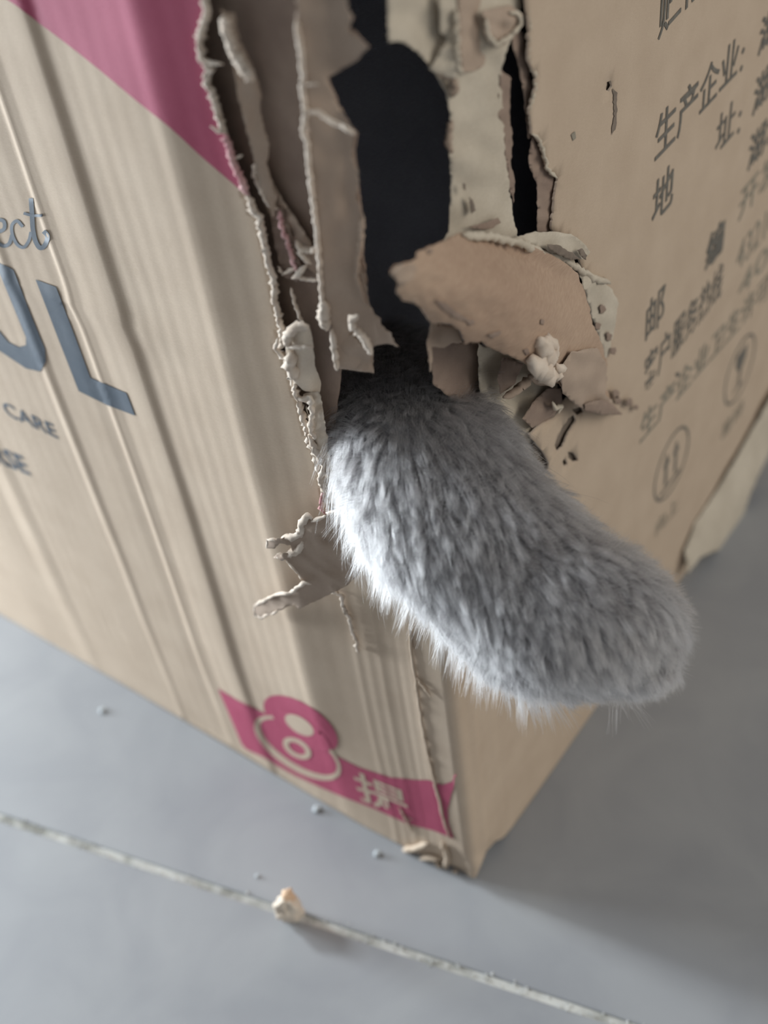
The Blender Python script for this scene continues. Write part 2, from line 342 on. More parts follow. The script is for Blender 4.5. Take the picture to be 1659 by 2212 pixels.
tube('torn_edge', [(985, 20), (986, 90), (990, 150), (1000, 160)], 1, -.0004, .0007, PEEL, seed=65, wob=1.5)
patch('flute_strip', [(1080, 150), (1104, 170), (1100, 240), (1108, 300), (1104, 345), (1112, 400), (1110, 440), (1098, 400), (1086, 300), (1074, 260), (1076, 200)], 1, lambda x, y: -.0028 + wr(x, y, .04, .0008, 8), BROWN, .0006, seed=66, jit=2.5)
patch('flute_strip', [(1098, 60), (1130, 70), (1140, 130), (1150, 190), (1150, 240), (1158, 300), (1140, 300), (1130, 200), (1118, 140)], 1, lambda x, y: -.0022 + wr(x, y, .04, .0008, 9), BROWN, .0006, seed=67, jit=2.5)
patch('flute_strip', [(1150, 295), (1178, 330), (1190, 372), (1206, 384), (1204, 430), (1198, 500), (1160, 506), (1160, 400), (1140, 350)], 1, lambda x, y: -.0016 + wr(x, y, .05, .0008, 10), BROWN, .0006, seed=68, jit=2.2)
tube('torn_rim', [(1143, 240), (1156, 190), (1158, 165), (1141, 130), (1143, 60), (1138, -5)], 1, -.0001, .0005, PEEL, seed=70, wob=2, rvar=.7)
tube('torn_rim', [(1204, 385), (1182, 366), (1176, 338), (1163, 300), (1150, 288)], 1, -.0001, .0005, PEEL, seed=71, wob=2.5, rvar=.7)
tube('torn_rim', [(975, 260), (968, 310), (976, 330)], 1, -.003, .0008, INNER, seed=72, wob=2)
tube('torn_rim', [(950, 160), (975, 165), (985, 190), (975, 205)], 1, -.003, .0009, INNER, seed=73, wob=2)
for i, pts in enumerate([[(968, 175), (985, 172), (990, 200), (978, 212), (970, 200)], [(1012, 425), (1022, 432), (1028, 455), (1018, 462)], [(1000, 395), (1006, 398), (1006, 412), (1000, 408)], [(1050, 480), (1075, 470), (1082, 480), (1062, 494), (1040, 496), (1010, 490)]]):
    patch('chewed_dent', pts, 1, lambda x, y: -.0004 + lerp(x, 960, 1100, -.0030, .0002) , SCUFF if i < 3 else BROWN, .0004, seed=80 + i, jit=1, step=4, grid=5)

# the big tongue of paper curling out of the hole
TONGUE = [(842, 584), (852, 572), (884, 566), (900, 556), (897, 546), (925, 532), (960, 520), (985, 505), (1030, 500), (1080, 508), (1125, 520), (1180, 545), (1225, 570), (1248, 590), (1266, 640), (1282, 700), (1300, 745), (1312, 790), (1306, 830), (1322, 868), (1342, 892), (1300, 892), (1262, 880), (1240, 870), (1215, 838),
          (1196, 822), (1160, 800), (1128, 780), (1090, 766), (1050, 748), (1040, 738), (1004, 744), (992, 712), (972, 700), (930, 698), (905, 660), (870, 648), (856, 632), (858, 604)]
def tong(x, y):
    u = (x - 860) * .80 + (y - 560) * .45                       # along the tongue
    c = (y - 560) * .84 - (x - 900) * .42                       # across it
    roof = .0105 * max(0.0, 1 - (max(0, abs(c - 25) - 5) / 120) ** 2)
    out = lerp(u, 0, 230, -.002, .003) + lerp(u, 230, 430, 0, -.0010)
    return out + roof * lerp(x, 1180, 1330, 1, .12) + wr(x, y, .012, .0016, 3) + wr(x, y, .05, .0004, 4)
patch('torn_tongue', TONGUE, 1, tong, TAN, .0009, seed=90, jit=2.2, grid=8, rimmat=INNER)
patch('torn_fringe', [(930, 698), (985, 704), (1000, 742), (975, 742), (960, 752), (935, 750), (932, 800), (928, 805), (922, 740)], 1, lambda x, y: .0005 + wr(x, y, .03, .001), INNER, .0006, seed=91)
patch('torn_fringe', [(862, 574), (890, 568), (902, 580), (890, 605), (866, 620), (850, 596), (840, 590)], 1, lambda x, y: tong(x, y) + .001 + wr(x, y, .05, .0008), INNER, .0006, seed=92)
tube('torn_edge', [(1000, 508), (1060, 512), (1120, 524), (1165, 545), (1215, 560), (1246, 580), (1280, 600), (1318, 612)], 1, .0032, .0011, PEEL, seed=93, wob=2.2, rvar=.5, d1=.0008)
tube('torn_edge', [(880, 640), (920, 655), (955, 672), (990, 690), (1030, 700)], 1, .0075, .0005, INNER, seed=94, wob=2.2)
patch('peeled_skin', [(1105, 515), (1150, 502), (1200, 500), (1240, 508), (1262, 525), (1276, 545), (1262, 560), (1230, 556), (1190, 545), (1150, 528)], 1, lambda x, y: .0022 + wr(x, y, .03, .0011, 3), PEEL, .0006, seed=95, jit=2, rimmat=PEEL)
for i, pts in enumerate([[(1182, 528), (1206, 528), (1222, 540), (1240, 548), (1252, 560), (1236, 562), (1206, 550), (1186, 538)], [(1246, 540), (1258, 536), (1268, 552), (1266, 562), (1256, 554)]]):
    patch('chewed_dent', pts, 1, lambda x, y: .0042, SCUFF, .0004, seed=96 + i, jit=1.4, step=4, grid=6)
patch('peeled_skin', [(1250, 585), (1290, 600), (1318, 620), (1336, 650), (1330, 700), (1318, 750), (1308, 780), (1296, 740), (1280, 690), (1266, 640)], 1, lambda x, y: .0012 + wr(x, y, .03, .0007, 6), PEEL, .0006, seed=98, jit=2, rimmat=PEEL)
for i, (x, y, r) in enumerate([(1302, 668, 9), (1316, 728, 9), (1324, 758, 8), (1292, 705, 8), (1330, 850, 10), (1335, 865, 9), (1360, 868, 9), (1374, 880, 6)]):
    patch('chewed_dent', [(x + r * math.cos(a) * .8, y + r * math.sin(a) * 1.1) for a in (0, .9, 1.8, 2.7, 3.6, 4.5, 5.4)], 1, lambda x, y: .0018, BROWN, .0003, seed=100 + i, jit=2.6, step=3, grid=5)
patch('torn_flap', [(1235, 760), (1290, 750), (1312, 790), (1308, 850), (1345, 895), (1290, 895), (1250, 880), (1216, 850), (1205, 800)], 1, lambda x, y: tong(x, y) + .0016 + wr(x, y, .03, .0014, 12) + lerp(x, 1300, 1345, 0, .0015), INNER, .0007, seed=108, jit=2.2, rimmat=INNER)
patch('torn_flap', [(1262, 872), (1300, 862), (1322, 872), (1345, 896), (1300, 896), (1262, 888)], 1, lambda x, y: tong(x, y) + .0030 + wr(x, y, .03, .001), BROWN, .0006, seed=109)
for i, pth in enumerate([[(1165, 730), (1172, 745), (1188, 775), (1190, 790)], [(1150, 772), (1162, 790), (1185, 815), (1200, 812)], [(1178, 728), (1192, 744), (1200, 770)], [(1200, 785), (1212, 800), (1204, 822)]]):
    tube('torn_curl', pth, 1, .0135, .0024 if i < 2 else .0015, FIBRE, seed=110 + i, wob=2, rvar=.6)
for i, pts in enumerate([[(940, 648), (960, 652), (985, 672), (1012, 688), (1010, 696), (980, 686), (955, 668)], [(1008, 690), (1024, 690), (1026, 700), (1012, 704)], [(1052, 724), (1070, 716), (1084, 714), (1080, 724), (1062, 732)], [(1130, 756), (1140, 752), (1146, 764), (1136, 768)], [(1168, 690), (1176, 692), (1174, 702), (1166, 700)], [(922, 540), (934, 536), (936, 546), (926, 550)]]):
    patch('chewed_dent', pts, 1, lambda x, y: tong(x, y) + .00025, BROWN, .0003, seed=200 + i, jit=1, step=4, grid=5)
patch('bite_backing', [(1192, 872), (1262, 866), (1300, 900), (1270, 1000), (1240, 1020), (1200, 1020), (1160, 1000), (1150, 960), (1180, 900)], 1, lambda x, y: -.0016, SCUFF, .0004, seed=210)  # dark sheets added behind the bites, their colour stands for the shade inside
patch('bite_backing', [(1300, 160), (1332, 160), (1332, 210), (1300, 210)], 1, lambda x, y: -.0014, SCUFF, .0004, seed=211)
# crumpled layers under the tongue, above the paw
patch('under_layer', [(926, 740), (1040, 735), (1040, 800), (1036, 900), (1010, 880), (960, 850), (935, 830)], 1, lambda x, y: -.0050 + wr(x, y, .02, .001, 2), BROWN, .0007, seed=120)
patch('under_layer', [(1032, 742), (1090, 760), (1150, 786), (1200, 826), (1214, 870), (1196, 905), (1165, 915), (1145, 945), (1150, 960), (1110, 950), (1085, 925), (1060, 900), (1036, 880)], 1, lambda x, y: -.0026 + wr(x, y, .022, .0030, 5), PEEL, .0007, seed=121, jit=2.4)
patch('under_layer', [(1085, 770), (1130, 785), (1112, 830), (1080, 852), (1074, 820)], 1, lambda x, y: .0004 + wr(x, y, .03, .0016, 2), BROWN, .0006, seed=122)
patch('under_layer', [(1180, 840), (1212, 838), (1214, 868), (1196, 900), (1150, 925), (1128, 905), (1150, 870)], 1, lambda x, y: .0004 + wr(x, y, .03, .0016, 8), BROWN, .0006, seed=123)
tube('torn_edge', [(1090, 858), (1120, 840), (1150, 815), (1182, 830)], 1, .0014, .0012, INNER, seed=124, wob=3)
tube('torn_curl', [(1192, 868), (1200, 880), (1212, 878), (1206, 892)], 1, .0032, .0008, PEEL, seed=125)

# the crumpled scrap still hanging from the lower end of the tear, and its strand
SCRAP = [(652, 1116), (674, 1113), (678, 1128), (696, 1116), (734, 1100), (800, 1140), (800, 1200), (785, 1232), (745, 1268), (690, 1294), (646, 1316), (636, 1306), (617, 1313), (563, 1335), (547, 1326), (548, 1306), (595, 1284), (628, 1281), (656, 1258), (640, 1232), (620, 1211),
         (592, 1207), (596, 1199), (633, 1192), (627, 1178), (604, 1174), (594, 1186), (574, 1184), (575, 1164), (608, 1162), (642, 1154), (644, 1130)]
def scrapd(x, y): return .0035 + lerp(x, 560, 780, .0045, .0) + wr(x * .7 - y, y * .3 + x * .3, .05, .0012, 2) + wr(x, y, .02, .0014, 3)
patch('torn_scrap', SCRAP, 0, scrapd, INNER, .0011, seed=130, jit=1.6, grid=6, step=5, rimmat=FIBRE, on=True)
for i, pth in enumerate([[(652, 1160), (650, 1130), (664, 1114), (676, 1120)], [(608, 1163), (642, 1156), (655, 1140)], [(576, 1166), (590, 1166), (604, 1170)], [(576, 1166), (576, 1184)], [(594, 1204), (626, 1198), (645, 1188), (655, 1170)],
                         [(618, 1212), (634, 1226), (650, 1245), (658, 1258)], [(549, 1310), (595, 1284), (628, 1281), (658, 1258), (672, 1262)], [(549, 1310), (552, 1328), (565, 1334), (600, 1320)], [(672, 1126), (690, 1120), (704, 1114)], [(704, 1108), (720, 1106), (735, 1100)]]):
    tube('torn_curl', pth, 0, .0075 if i in (2, 3, 6, 7) else .0062, .0011 if i in (0, 1, 4) else .0006, FIBRE, seed=140 + i, wob=1.4, rvar=.5)
tube('torn_strand', [(712, 1278), (735, 1283), (742, 1310), (752, 1335), (760, 1362), (770, 1390), (778, 1414)], 0, .0014, .0006, FIBRE, seed=155, wob=3, rvar=1.0, step=4)
tube('torn_strand', [(700, 1060), (694, 1090), (700, 1112)], 0, .002, .0005, PINKF, seed=156, wob=3, rvar=.9)
# raised crease peeled off near the corner
tube('raised_crease', [(884, 1350), (888, 1400), (896, 1455), (905, 1520), (916, 1590), (932, 1660), (945, 1715), (958, 1770), (972, 1812)], 0, .0006, .00055, KRAFT, seed=157, wob=1.2, rvar=.25, step=8)
tube('torn_fibre', [(900, 1465), (915, 1482), (932, 1508)], 0, .0010, .00045, KRAFT, seed=158)
tube('raised_crease', [(862, 1745), (880, 1775), (890, 1800)], 0, .0006, .0005, KRAFT, seed=159)
for i, pth in enumerate([[(870, 1838), (900, 1832), (925, 1822)], [(905, 1856), (930, 1852), (950, 1858)], [(955, 1820), (965, 1850), (962, 1880)], [(940, 1862), (960, 1878), (985, 1884)]]):
    tube('crushed_fold', pth, 0, .0012, .0012, KRAFT, seed=160 + i, wob=3, rvar=.5)

# lower edge of the info side bulging out
def flapd(x, y): return lerp(y, 860 - (x - 1640) * 1.9, 1010 - (x - 1640) * 1.8, .0002, .008) + wr(x, y, .008, .001)
patch('bottom_bulge', [(1705, 790), (1640, 900), (1560, 1040), (1500, 1130), (1478, 1190), (1486, 1240), (1513, 1204), (1552, 1188), (1600, 1135), (1621, 1065), (1659, 985), (1705, 900)], 1, flapd, PEEL, .0008, seed=170, jit=1.5, grid=10)

# ------------------------------------------------------------------ print on the box
def decal(name, loops, m, lift=.00012, grid=6, jit=0.0, step=10, seed=0):
    ol = resample(loops[0], step, jit, True, seed); hs = [resample(l, step, jit, True, seed + 1) for l in loops[1:]]
    xs = [p[0] for p in ol]; ys = [p[1] for p in ol]
    v2, tris = cdt(ol, hs, (np.arange(min(xs) + 3.1, max(xs), grid), np.arange(min(ys) + 3.3, max(ys), grid)))
    def fn(x, y, t):
        s, z = szr(x, y); return fold(s, z, relief(s, z) + lift + .00012)
    return solidify(name, v2, tris, fn, m, box, 0, True)
def stroke(name, path, w, m, lift=.00012):
    n = len(path); L_, R_ = [], []
    for i, p in enumerate(path):
        a = Vector(path[max(i - 1, 0)]); b = Vector(path[min(i + 1, n - 1)]); d = (b - a).normalized(); q = Vector(p)
        L_.append(tuple(q + Vector((-d.y, d.x)) * w / 2)); R_.append(tuple(q - Vector((-d.y, d.x)) * w / 2))
    vs_ = []; fs = []
    for i in range(n):
        for p in (L_[i], R_[i]):
            s, z = szr(*p); vs_.append(fold(s, z, relief(s, z) + lift + .0001))
    fs = [(2 * i, 2 * i + 1, 2 * i + 3, 2 * i + 2) for i in range(n - 1)]
    return finish(name, vs_, fs, m, box)
def smoothpath(pts, k=6):
    out = []
    for i in range(len(pts) - 1):
        p0 = Vector(pts[max(i - 1, 0)]); p1 = Vector(pts[i]); p2 = Vector(pts[i + 1]); p3 = Vector(pts[min(i + 2, len(pts) - 1)])
        for j in range(k):
            t = j / k
            out.append(tuple(.5 * ((2 * p1) + (p2 - p0) * t + (2 * p0 - 5 * p1 + 4 * p2 - p3) * t * t + (3 * p1 - p0 - 3 * p2 + p3) * t ** 3)))
    return out + [tuple(pts[-1])]
def ell(cx, cy, a, b, deg, n=40):
    c, s = math.cos(math.radians(deg)), math.sin(math.radians(deg))
    return [(cx + a * math.cos(t) * c - b * math.sin(t) * s, cy + a * math.cos(t) * s + b * math.sin(t) * c) for t in np.linspace(0, 2 * math.pi, n, endpoint=False)]
decal('pink_band', [smoothpath([(-120, -58), (-60, -36), (20, 0), (70, 38), (130, 82), (210, 145), (300, 220), (370, 276), (430, 332), (480, 375), (524, 412)], 3) + [(518, 378), (499, 340), (485, 290), (463, 225), (443, 178), (452, 150), (434, 130), (429, 92), (433, 60), (442, 20), (434, -30), (432, -52)]], PINK, grid=8)
decal('big_letter', [[(78, 603), (122, 619), (160, 718), (196, 815), (274, 848), (293, 897), (232, 874), (171, 844), (125, 726)]], GREY)
decal('big_letter', [[(0, 567), (30, 582), (68, 680), (98, 753), (100, 780), (88, 802), (57, 795), (0, 757), (-50, 715), (-95, 650), (-165, 470), (-125, 485), (-60, 640), (-30, 685), (0, 715), (19, 738), (41, 749), (57, 745), (57, 728), (0, 589), (-12, 560)]], GREY)
def Z3(l): return [(x / 3.16, 380 + y / 3.16) for x, y in l]
stroke('script_letter', smoothpath(Z3([(215, 150), (222, 260), (228, 360), (245, 440), (275, 488), (310, 470), (328, 410), (300, 375)])), 10, GREY)
stroke('script_letter', smoothpath(Z3([(165, 252), (230, 268), (295, 266)])), 6, GREY, .00016)
stroke('script_letter', smoothpath(Z3([(158, 345), (120, 305), (85, 335), (88, 400), (120, 465), (165, 485), (200, 440), (215, 380)])), 7, GREY)
stroke('script_letter', smoothpath(Z3([(-60, 400), (-20, 385), (30, 360), (30, 310), (-10, 300), (-40, 350), (-30, 430), (20, 475), (65, 460), (85, 400)])), 8, GREY)

def text(name, body, p0, p1, h, m, lift=.0002, up=None, bold=0.0):
    """flat print: baseline from pixel p0 to p1, letters h pixels tall at p0"""
    c = bpy.data.curves.new(name, 'FONT'); c.body = body; c.offset = bold; c.resolution_u = 3
    t = bpy.data.objects.new(name, c); C.objects.link(t)
    dg = bpy.context.evaluated_depsgraph_get(); me = bpy.data.meshes.new_from_object(t.evaluated_get(dg))
    bpy.data.objects.remove(t)
    xs = [v.co.x for v in me.vertices]; ys = [v.co.y for v in me.vertices]
    x0, x1, y0, y1 = min(xs), max(xs), min(ys), max(ys)
    a = Vector(szr(*p0)); b = Vector(szr(*p1)); u = up or (p0[0], p0[1] - h); top = Vector(szr(*u)); top.x = a.x
    bm = bmesh.new(); bm.from_mesh(me); W_ = (b - a).length
    if m is GREY or m is KRAFT:
        for _ in range(3):
            bmesh.ops.triangulate(bm, faces=bm.faces)
            bmesh.ops.subdivide_edges(bm, edges=[e for e in bm.edges if e.calc_length() * W_ / (x1 - x0) > .0012], cuts=1)
    bm.to_mesh(me); bm.free()
    for v in me.vertices:
        q = a + (b - a) * ((v.co.x - x0) / (x1 - x0)) + (top - a) * ((v.co.y - y0) / (y1 - y0))
        v.co = fold(q.x, q.y, relief(q.x, q.y) + lift)
    me.materials.clear(); me.materials.append(m)
    me.name = name; o = bpy.data.objects.new(name, me); C.objects.link(o); o.parent = box
    return o
text('printed_word', 'CARE', (15, 896), (128, 948), 26, GREY, bold=.01)
text('printed_word', 'RSE', (-6, 1000), (68, 1028), 34, GREY, bold=.02)
text('printed_line', '贮存', (1420, 90), (1520, -22), 98, INK, bold=.012)
text('printed_line', '生产企业', (1413, 354), (1590, 166), 98, INK, bold=.008)
text('printed_line', ':', (1597, 158), (1603, 150), 46, INK)
text('printed_line', '地', (1406, 494), (1452, 438), 92, INK, bold=.01)
text('printed_line', '址', (1543, 338), (1584, 290), 78, INK, bold=.006)
text('printed_line', ':', (1591, 292), (1597, 285), 44, INK)
text('printed_line', '邮', (1393, 744), (1433, 692), 82, INK, bold=.006)
text('printed_line', '编', (1521, 592), (1560, 542), 72, INK, bold=.03)
text('printed_line', '客户服务热线', (1389, 854), (1556, 640), 78, INK, bold=.008)
text('printed_line', '生产企业卫生许可', (1381, 962), (1659, 640), 60, INKL, bold=.012)
text('printed_line', '湖北', (1634, 128), (1716, 30), 76, INK, bold=.02)
text('printed_line', '湖北中', (1622, 258), (1730, 120), 76, INK, bold=.02)
text('printed_line', '湖北省', (1612, 376), (1724, 240), 72, INK, bold=.02)
text('printed_line', '开发区', (1593, 482), (1720, 330), 64, INKL, bold=.01)
text('printed_line', '432100', (1588, 590), (1690, 470), 54, INKL)
text('printed_line', '400', (1592, 650), (1690, 530), 40, INKL)
text('printed_word', '向上', (1416, 1160), (1464, 1100), 30, INKL)
text('printed_word', '易碎', (1556, 955), (1604, 890), 28, INKL)
def ringdecal(name, c, r, w, m):
    s0, z0 = sz(*c)
    v = []; n = 48
    for i in range(n):
        a = i * 2 * math.pi / n
        for k in (r, r - w):
            s = s0 + k * math.cos(a); z = z0 + k * math.sin(a); v.append(fold(s, z, relief(s, z) + .00014))
    return finish(name, v, [(2 * i, 2 * i + 1, (2 * i + 3) % (2 * n), (2 * i + 2) % (2 * n)) for i in range(n)], m, box)
def shape(name, c, sc_, pts, m):
    s0, z0 = sz(*c); v = [fold(s0 + x * sc_, z0 + y * sc_, .00016 + relief(s0 + x * sc_, z0 + y * sc_)) for x, y in pts]
    return finish(name, v, [tuple(range(len(v)))], m, box)
RR = .0165
ringdecal('printed_ring', (1452, 1003), RR, .0013, INK)
ringdecal('printed_ring', (1597, 798), RR, .0013, INK)
for dx in (-.32, .24):
    shape('arrow_mark', (1452, 1003), RR, [(dx - .07, -.45), (dx + .07, -.45), (dx + .07, .2), (dx + .18, .2), (dx, .6), (dx - .18, .2), (dx - .07, .2)], INK)
shape('arrow_mark', (1452, 1003), RR, [(-.6, -.66), (.55, -.66), (.55, -.56), (-.6, -.56)], INK)
shape('goblet_mark', (1597, 798), RR, [(-.35, .65), (.35, .65), (.33, .25), (.08, .0), (-.08, 0), (-.33, .25)], INK)
shape('goblet_mark', (1597, 798), RR, [(-.07, .0), (.07, 0), (.07, -.5), (.35, -.62), (-.35, -.62), (-.07, -.5)], INK)

# the 8 ribbon
def Z4(l): return [(420 + x / 2.592, 1440 + y / 2.592) for x, y in l]
decal('pink_ribbon', [Z4([(133, 120), (250, 190), (400, 262), (560, 330), (720, 440), (780, 490), (920, 560), (1100, 618), (1250, 632), (1310, 632), (1390, 660), (1475, 630), (1440, 710), (1420, 800), (1425, 880), (1455, 962), (1340, 915), (1200, 880), (1000, 790), (840, 730), (700, 670), (560, 605), (480, 560), (380, 500), (290, 460), (265, 430), (215, 310)])], PINK, .00014)
decal('eight_emblem', [[(420 + x / 2.592, 1440 + y / 2.592) for x, y in ell(598, 315, 238, 108, 33)]], PINK, .00020)
decal('eight_outline', [[(420 + x / 2.592, 1440 + y / 2.592) for x, y in ell(580, 452, 280, 118, 33)], [(420 + x / 2.592, 1440 + y / 2.592) for x, y in ell(586, 446, 250, 92, 33)]], KRAFT, .00026)
decal('eight_emblem', [[(420 + x / 2.592, 1440 + y / 2.592) for x, y in ell(600, 350, 196, 62, 35)]], PINK, .00032)
decal('eight_hole', [[(420 + x / 2.592, 1440 + y / 2.592) for x, y in ell(592, 322, 92, 42, 33)]], KRAFT, .00040, grid=8, step=6)
decal('eight_hole', [[(420 + x / 2.592, 1440 + y / 2.592) for x, y in ell(578, 452, 88, 48, 32)], [(420 + x / 2.592, 1440 + y / 2.592) for x, y in ell(578, 452, 54, 26, 32)]], KRAFT, .00040, grid=8, step=6)
text('printed_word', '提', (778, 1726), (893, 1776), 58, KRAFT, .00042, bold=.012)
# scuffs on the info side
decal('scuff_mark', [[(1322, 190), (1331, 200), (1332, 240), (1328, 280), (1319, 292), (1325, 240)]], SCUFF, .00012, jit=1.5, step=5)
decal('scuff_mark', [[(1232, 290), (1240, 283), (1243, 298), (1236, 304)]], INKL, .00012, jit=1, step=5)
decal('scuff_mark', [[(1458, 806), (1466, 803), (1469, 811), (1462, 815)]], INK, .00012, jit=.5, step=4)

# ------------------------------------------------------------------ floor: large polished grey tiles with a thin light grout line
def tilemat():
    m, nt, b = mat('grey_tile', 0.42, 0.35); N = nt.nodes; L = nt.links
    tc = N.new('ShaderNodeTexCoord')
    n1 = N.new('ShaderNodeTexNoise'); n1.inputs['Scale'].default_value = 22; n1.inputs['Detail'].default_value = 5; n1.inputs['Distortion'].default_value = .6
    L.new(tc.outputs['Object'], n1.inputs[0])
    cr = N.new('ShaderNodeValToRGB'); e = cr.color_ramp.elements
    e[0].position = .34; e[0].color = (.285, .295, .315, 1); e[1].position = .66; e[1].color = (.335, .345, .36, 1)
    L.new(n1.outputs[0], cr.inputs[0]); L.new(cr.outputs[0], b.inputs['Base Color'])
    n2 = N.new('ShaderNodeTexNoise'); n2.inputs['Scale'].default_value = 160; L.new(tc.outputs['Object'], n2.inputs[0])
    mr = N.new('ShaderNodeMapRange'); mr.inputs[3].default_value = .36; mr.inputs[4].default_value = .55; L.new(n2.outputs[0], mr.inputs[0]); L.new(mr.outputs[0], b.inputs['Roughness'])
    return m
TILE = tilemat()
def groutmat():
    m, nt, b = mat('grout', 0.8, 0.2); N = nt.nodes; L = nt.links
    tc = N.new('ShaderNodeTexCoord'); n1 = N.new('ShaderNodeTexNoise'); n1.inputs['Scale'].default_value = 90; n1.inputs['Detail'].default_value = 3
    n2 = N.new('ShaderNodeTexNoise'); n2.inputs['Scale'].default_value = 9
    L.new(tc.outputs['Object'], n1.inputs[0]); L.new(tc.outputs['Object'], n2.inputs[0])
    ad = N.new('ShaderNodeMath'); ad.operation = 'ADD'; L.new(n1.outputs[0], ad.inputs[0]); L.new(n2.outputs[0], ad.inputs[1])
    cr = N.new('ShaderNodeValToRGB'); e = cr.color_ramp.elements
    e[0].position = .40; e[0].color = (.25, .25, .225, 1); e[1].position = .55; e[1].color = (.60, .60, .57, 1)
    hf = N.new('ShaderNodeMath'); hf.operation = 'MULTIPLY'; hf.inputs[1].default_value = .5; L.new(ad.outputs[0], hf.inputs[0])
    L.new(hf.outputs[0], cr.inputs[0]); L.new(cr.outputs[0], b.inputs['Base Color'])
    return m
GROUT = groutmat()
G0 = onplane(0, 1765, 2, 0); G1 = onplane(1344, 2211, 2, 0)
gdir = (G0 - G1).normalized(); gn = Vector((-gdir.y, gdir.x, 0))
if gn.x < 0: gn = -gn
fl = finish('floor', [(-4, -4, -.0009), (4, -4, -.0009), (4, 4, -.0009), (-4, 4, -.0009), (-4, -4, -.012), (4, -4, -.012), (4, 4, -.012), (-4, 4, -.012)], [(0, 1, 2, 3), (7, 6, 5, 4), (0, 4, 5, 1), (1, 5, 6, 2), (2, 6, 7, 3), (3, 7, 4, 0)], GROUT, None, False)
tag(fl, 'grey polished tile floor with a thin pale grout line', kind='structure')
TS, GW = 0.8, 0.0034
A0 = -0.22                                # along-seam position of the cross joint nearest the camera
me_tile = None
for i in range(-2, 3):
    for j in range(-2, 3):
        if me_tile is None:
            a, b_ = TS - GW, TS - GW; c = .0008
            v = [(GW / 2, GW / 2, -.0012), (TS - GW / 2, GW / 2, -.0012), (TS - GW / 2, TS - GW / 2, -.0012), (GW / 2, TS - GW / 2, -.0012)]
            v += [(x, y, -.0003) for x, y, z in v[:4]] + [(x + (c if x < .4 else -c), y + (c if y < .4 else -c), 0) for x, y, z in v[:4]]
            f = [(8, 9, 10, 11)] + [(k, (k + 1) % 4, (k + 1) % 4 + 4, k + 4) for k in range(4)] + [(k + 4, (k + 1) % 4 + 4, (k + 1) % 4 + 8, k + 8) for k in range(4)]
            t = finish('tile', v, f, TILE, fl, False); me_tile = t.data
        else:
            t = bpy.data.objects.new('tile', me_tile); C.objects.link(t); t.parent = fl
        o_ = G1 + gn * (i * TS) + gdir * (A0 + j * TS)
        t.matrix_basis = Matrix(((gn.x, gdir.x, 0, o_.x), (gn.y, gdir.y, 0, o_.y), (0, 0, 1, 0), (0, 0, 0, 1)))
# crumbs lodged along the grout joint
gb_v, gb_f = [], []
for k in range(260):
    t = RNG.uniform(-.1, .32); p = G1 + gdir * t + gn * RNG.normal(0, .0011); r = RNG.uniform(.0003, .0008) * (1.3 if RNG.random() < .15 else 1)
    b0 = len(gb_v)
    for d in ((1, 0, 0), (-.5, .87, 0), (-.5, -.87, 0), (0, 0, 1), (0, 0, -.6)):
        gb_v.append(p + Vector(d) * r * RNG.uniform(.7, 1.3) + Vector((0, 0, r * .4 - .0003)))
    gb_f += [(b0, b0 + 1, b0 + 3), (b0 + 1, b0 + 2, b0 + 3), (b0 + 2, b0, b0 + 3), (b0 + 1, b0, b0 + 4), (b0 + 2, b0 + 1, b0 + 4), (b0, b0 + 2, b0 + 4)]
gs = finish('grout_grit', gb_v, gb_f, paper('pale_grit', (.5, .5, .48), (.75, .76, .76), scale=400), None, False)
tag(gs, 'pale grit scattered along the grout joint of the floor', 'grit', kind='stuff')

# ------------------------------------------------------------------ bits on the floor
def lump(name, px, py, rx, ry, rz, m, seed, rot=0, label=None, cat='crumb', group=None, n=14, amp=.35, parent=None, lean=0, top=None):
    P = onplane(px, py, 2, 0); v = []; f = []
    for i in range(n + 1):
        th = math.pi * i / n
        for k in range(n * 2):
            ph = math.pi * k / n; d = Vector((math.sin(th) * math.cos(ph), math.sin(th) * math.sin(ph), math.cos(th)))
            r = 1 + amp * noise.noise(d * 1.9 + Vector((seed, 0, 0))) + amp * .4 * noise.noise(d * 6 + Vector((seed, 3, 0)))
            q = Vector((d.x * rx * r, d.y * ry * r, (d.z * r + .9) * rz))
            q.z = max(q.z, 0.0); q.x += lean * q.z
            v.append(q)
    for i in range(n):
        for k in range(n * 2):
            a = i * 2 * n + k; b = i * 2 * n + (k + 1) % (2 * n); f.append((a, a + 2 * n, b + 2 * n, b))
    o = finish(name, v, f, m, parent)
    if parent is None: o.location = P; o.rotation_euler.z = rot
    if label: tag(o, label, cat, group)
    return o
cr = bpy.data.objects.new('cardboard_crumb', None); C.objects.link(cr); cr.location = onplane(632, 1978, 2, 0); cr.rotation_euler.z = math.radians(40)
tag(cr, 'chewed curl of cardboard standing on the grout line, cream with an orange tip', 'crumb')
cm = lump('curl', 0, 0, .0048, .0052, .0100, CREAM, 3.3, parent=cr, amp=.30, lean=-.22, n=22)
ct = lump('tip', 0, 0, .0032, .0026, .0030, paper('orange_tip', (.62, .42, .28), (.74, .56, .40), scale=200), 5.1, parent=cr, amp=.4); ct.location = (-.0015, -.001, .0145)
ct['label'] = 'orange-brown tip'
PALE = paper('pale_crumb', (.46, .50, .52), (.60, .63, .65), scale=200)
lump('paper_crumb', 685, 1750, .0017, .0014, .0010, PALE, 1.2, label='small white crumb on the tile touching the box edge below the pink ribbon')
lump('paper_crumb', 815, 1846, .0014, .0012, .0009, PALE, 2.2, label='tiny white crumb on the tile near the crushed box corner')
lump('paper_crumb', 222, 1536, .0016, .0013, .0008, PALE, 4.2, label='small pale crumb alone on the tile beside the long printed side of the box')
lump('paper_crumb', 556, 1893, .0009, .0008, .0005, PALE, 6.2, label='tiny pale speck on the tile just before the cardboard curl')

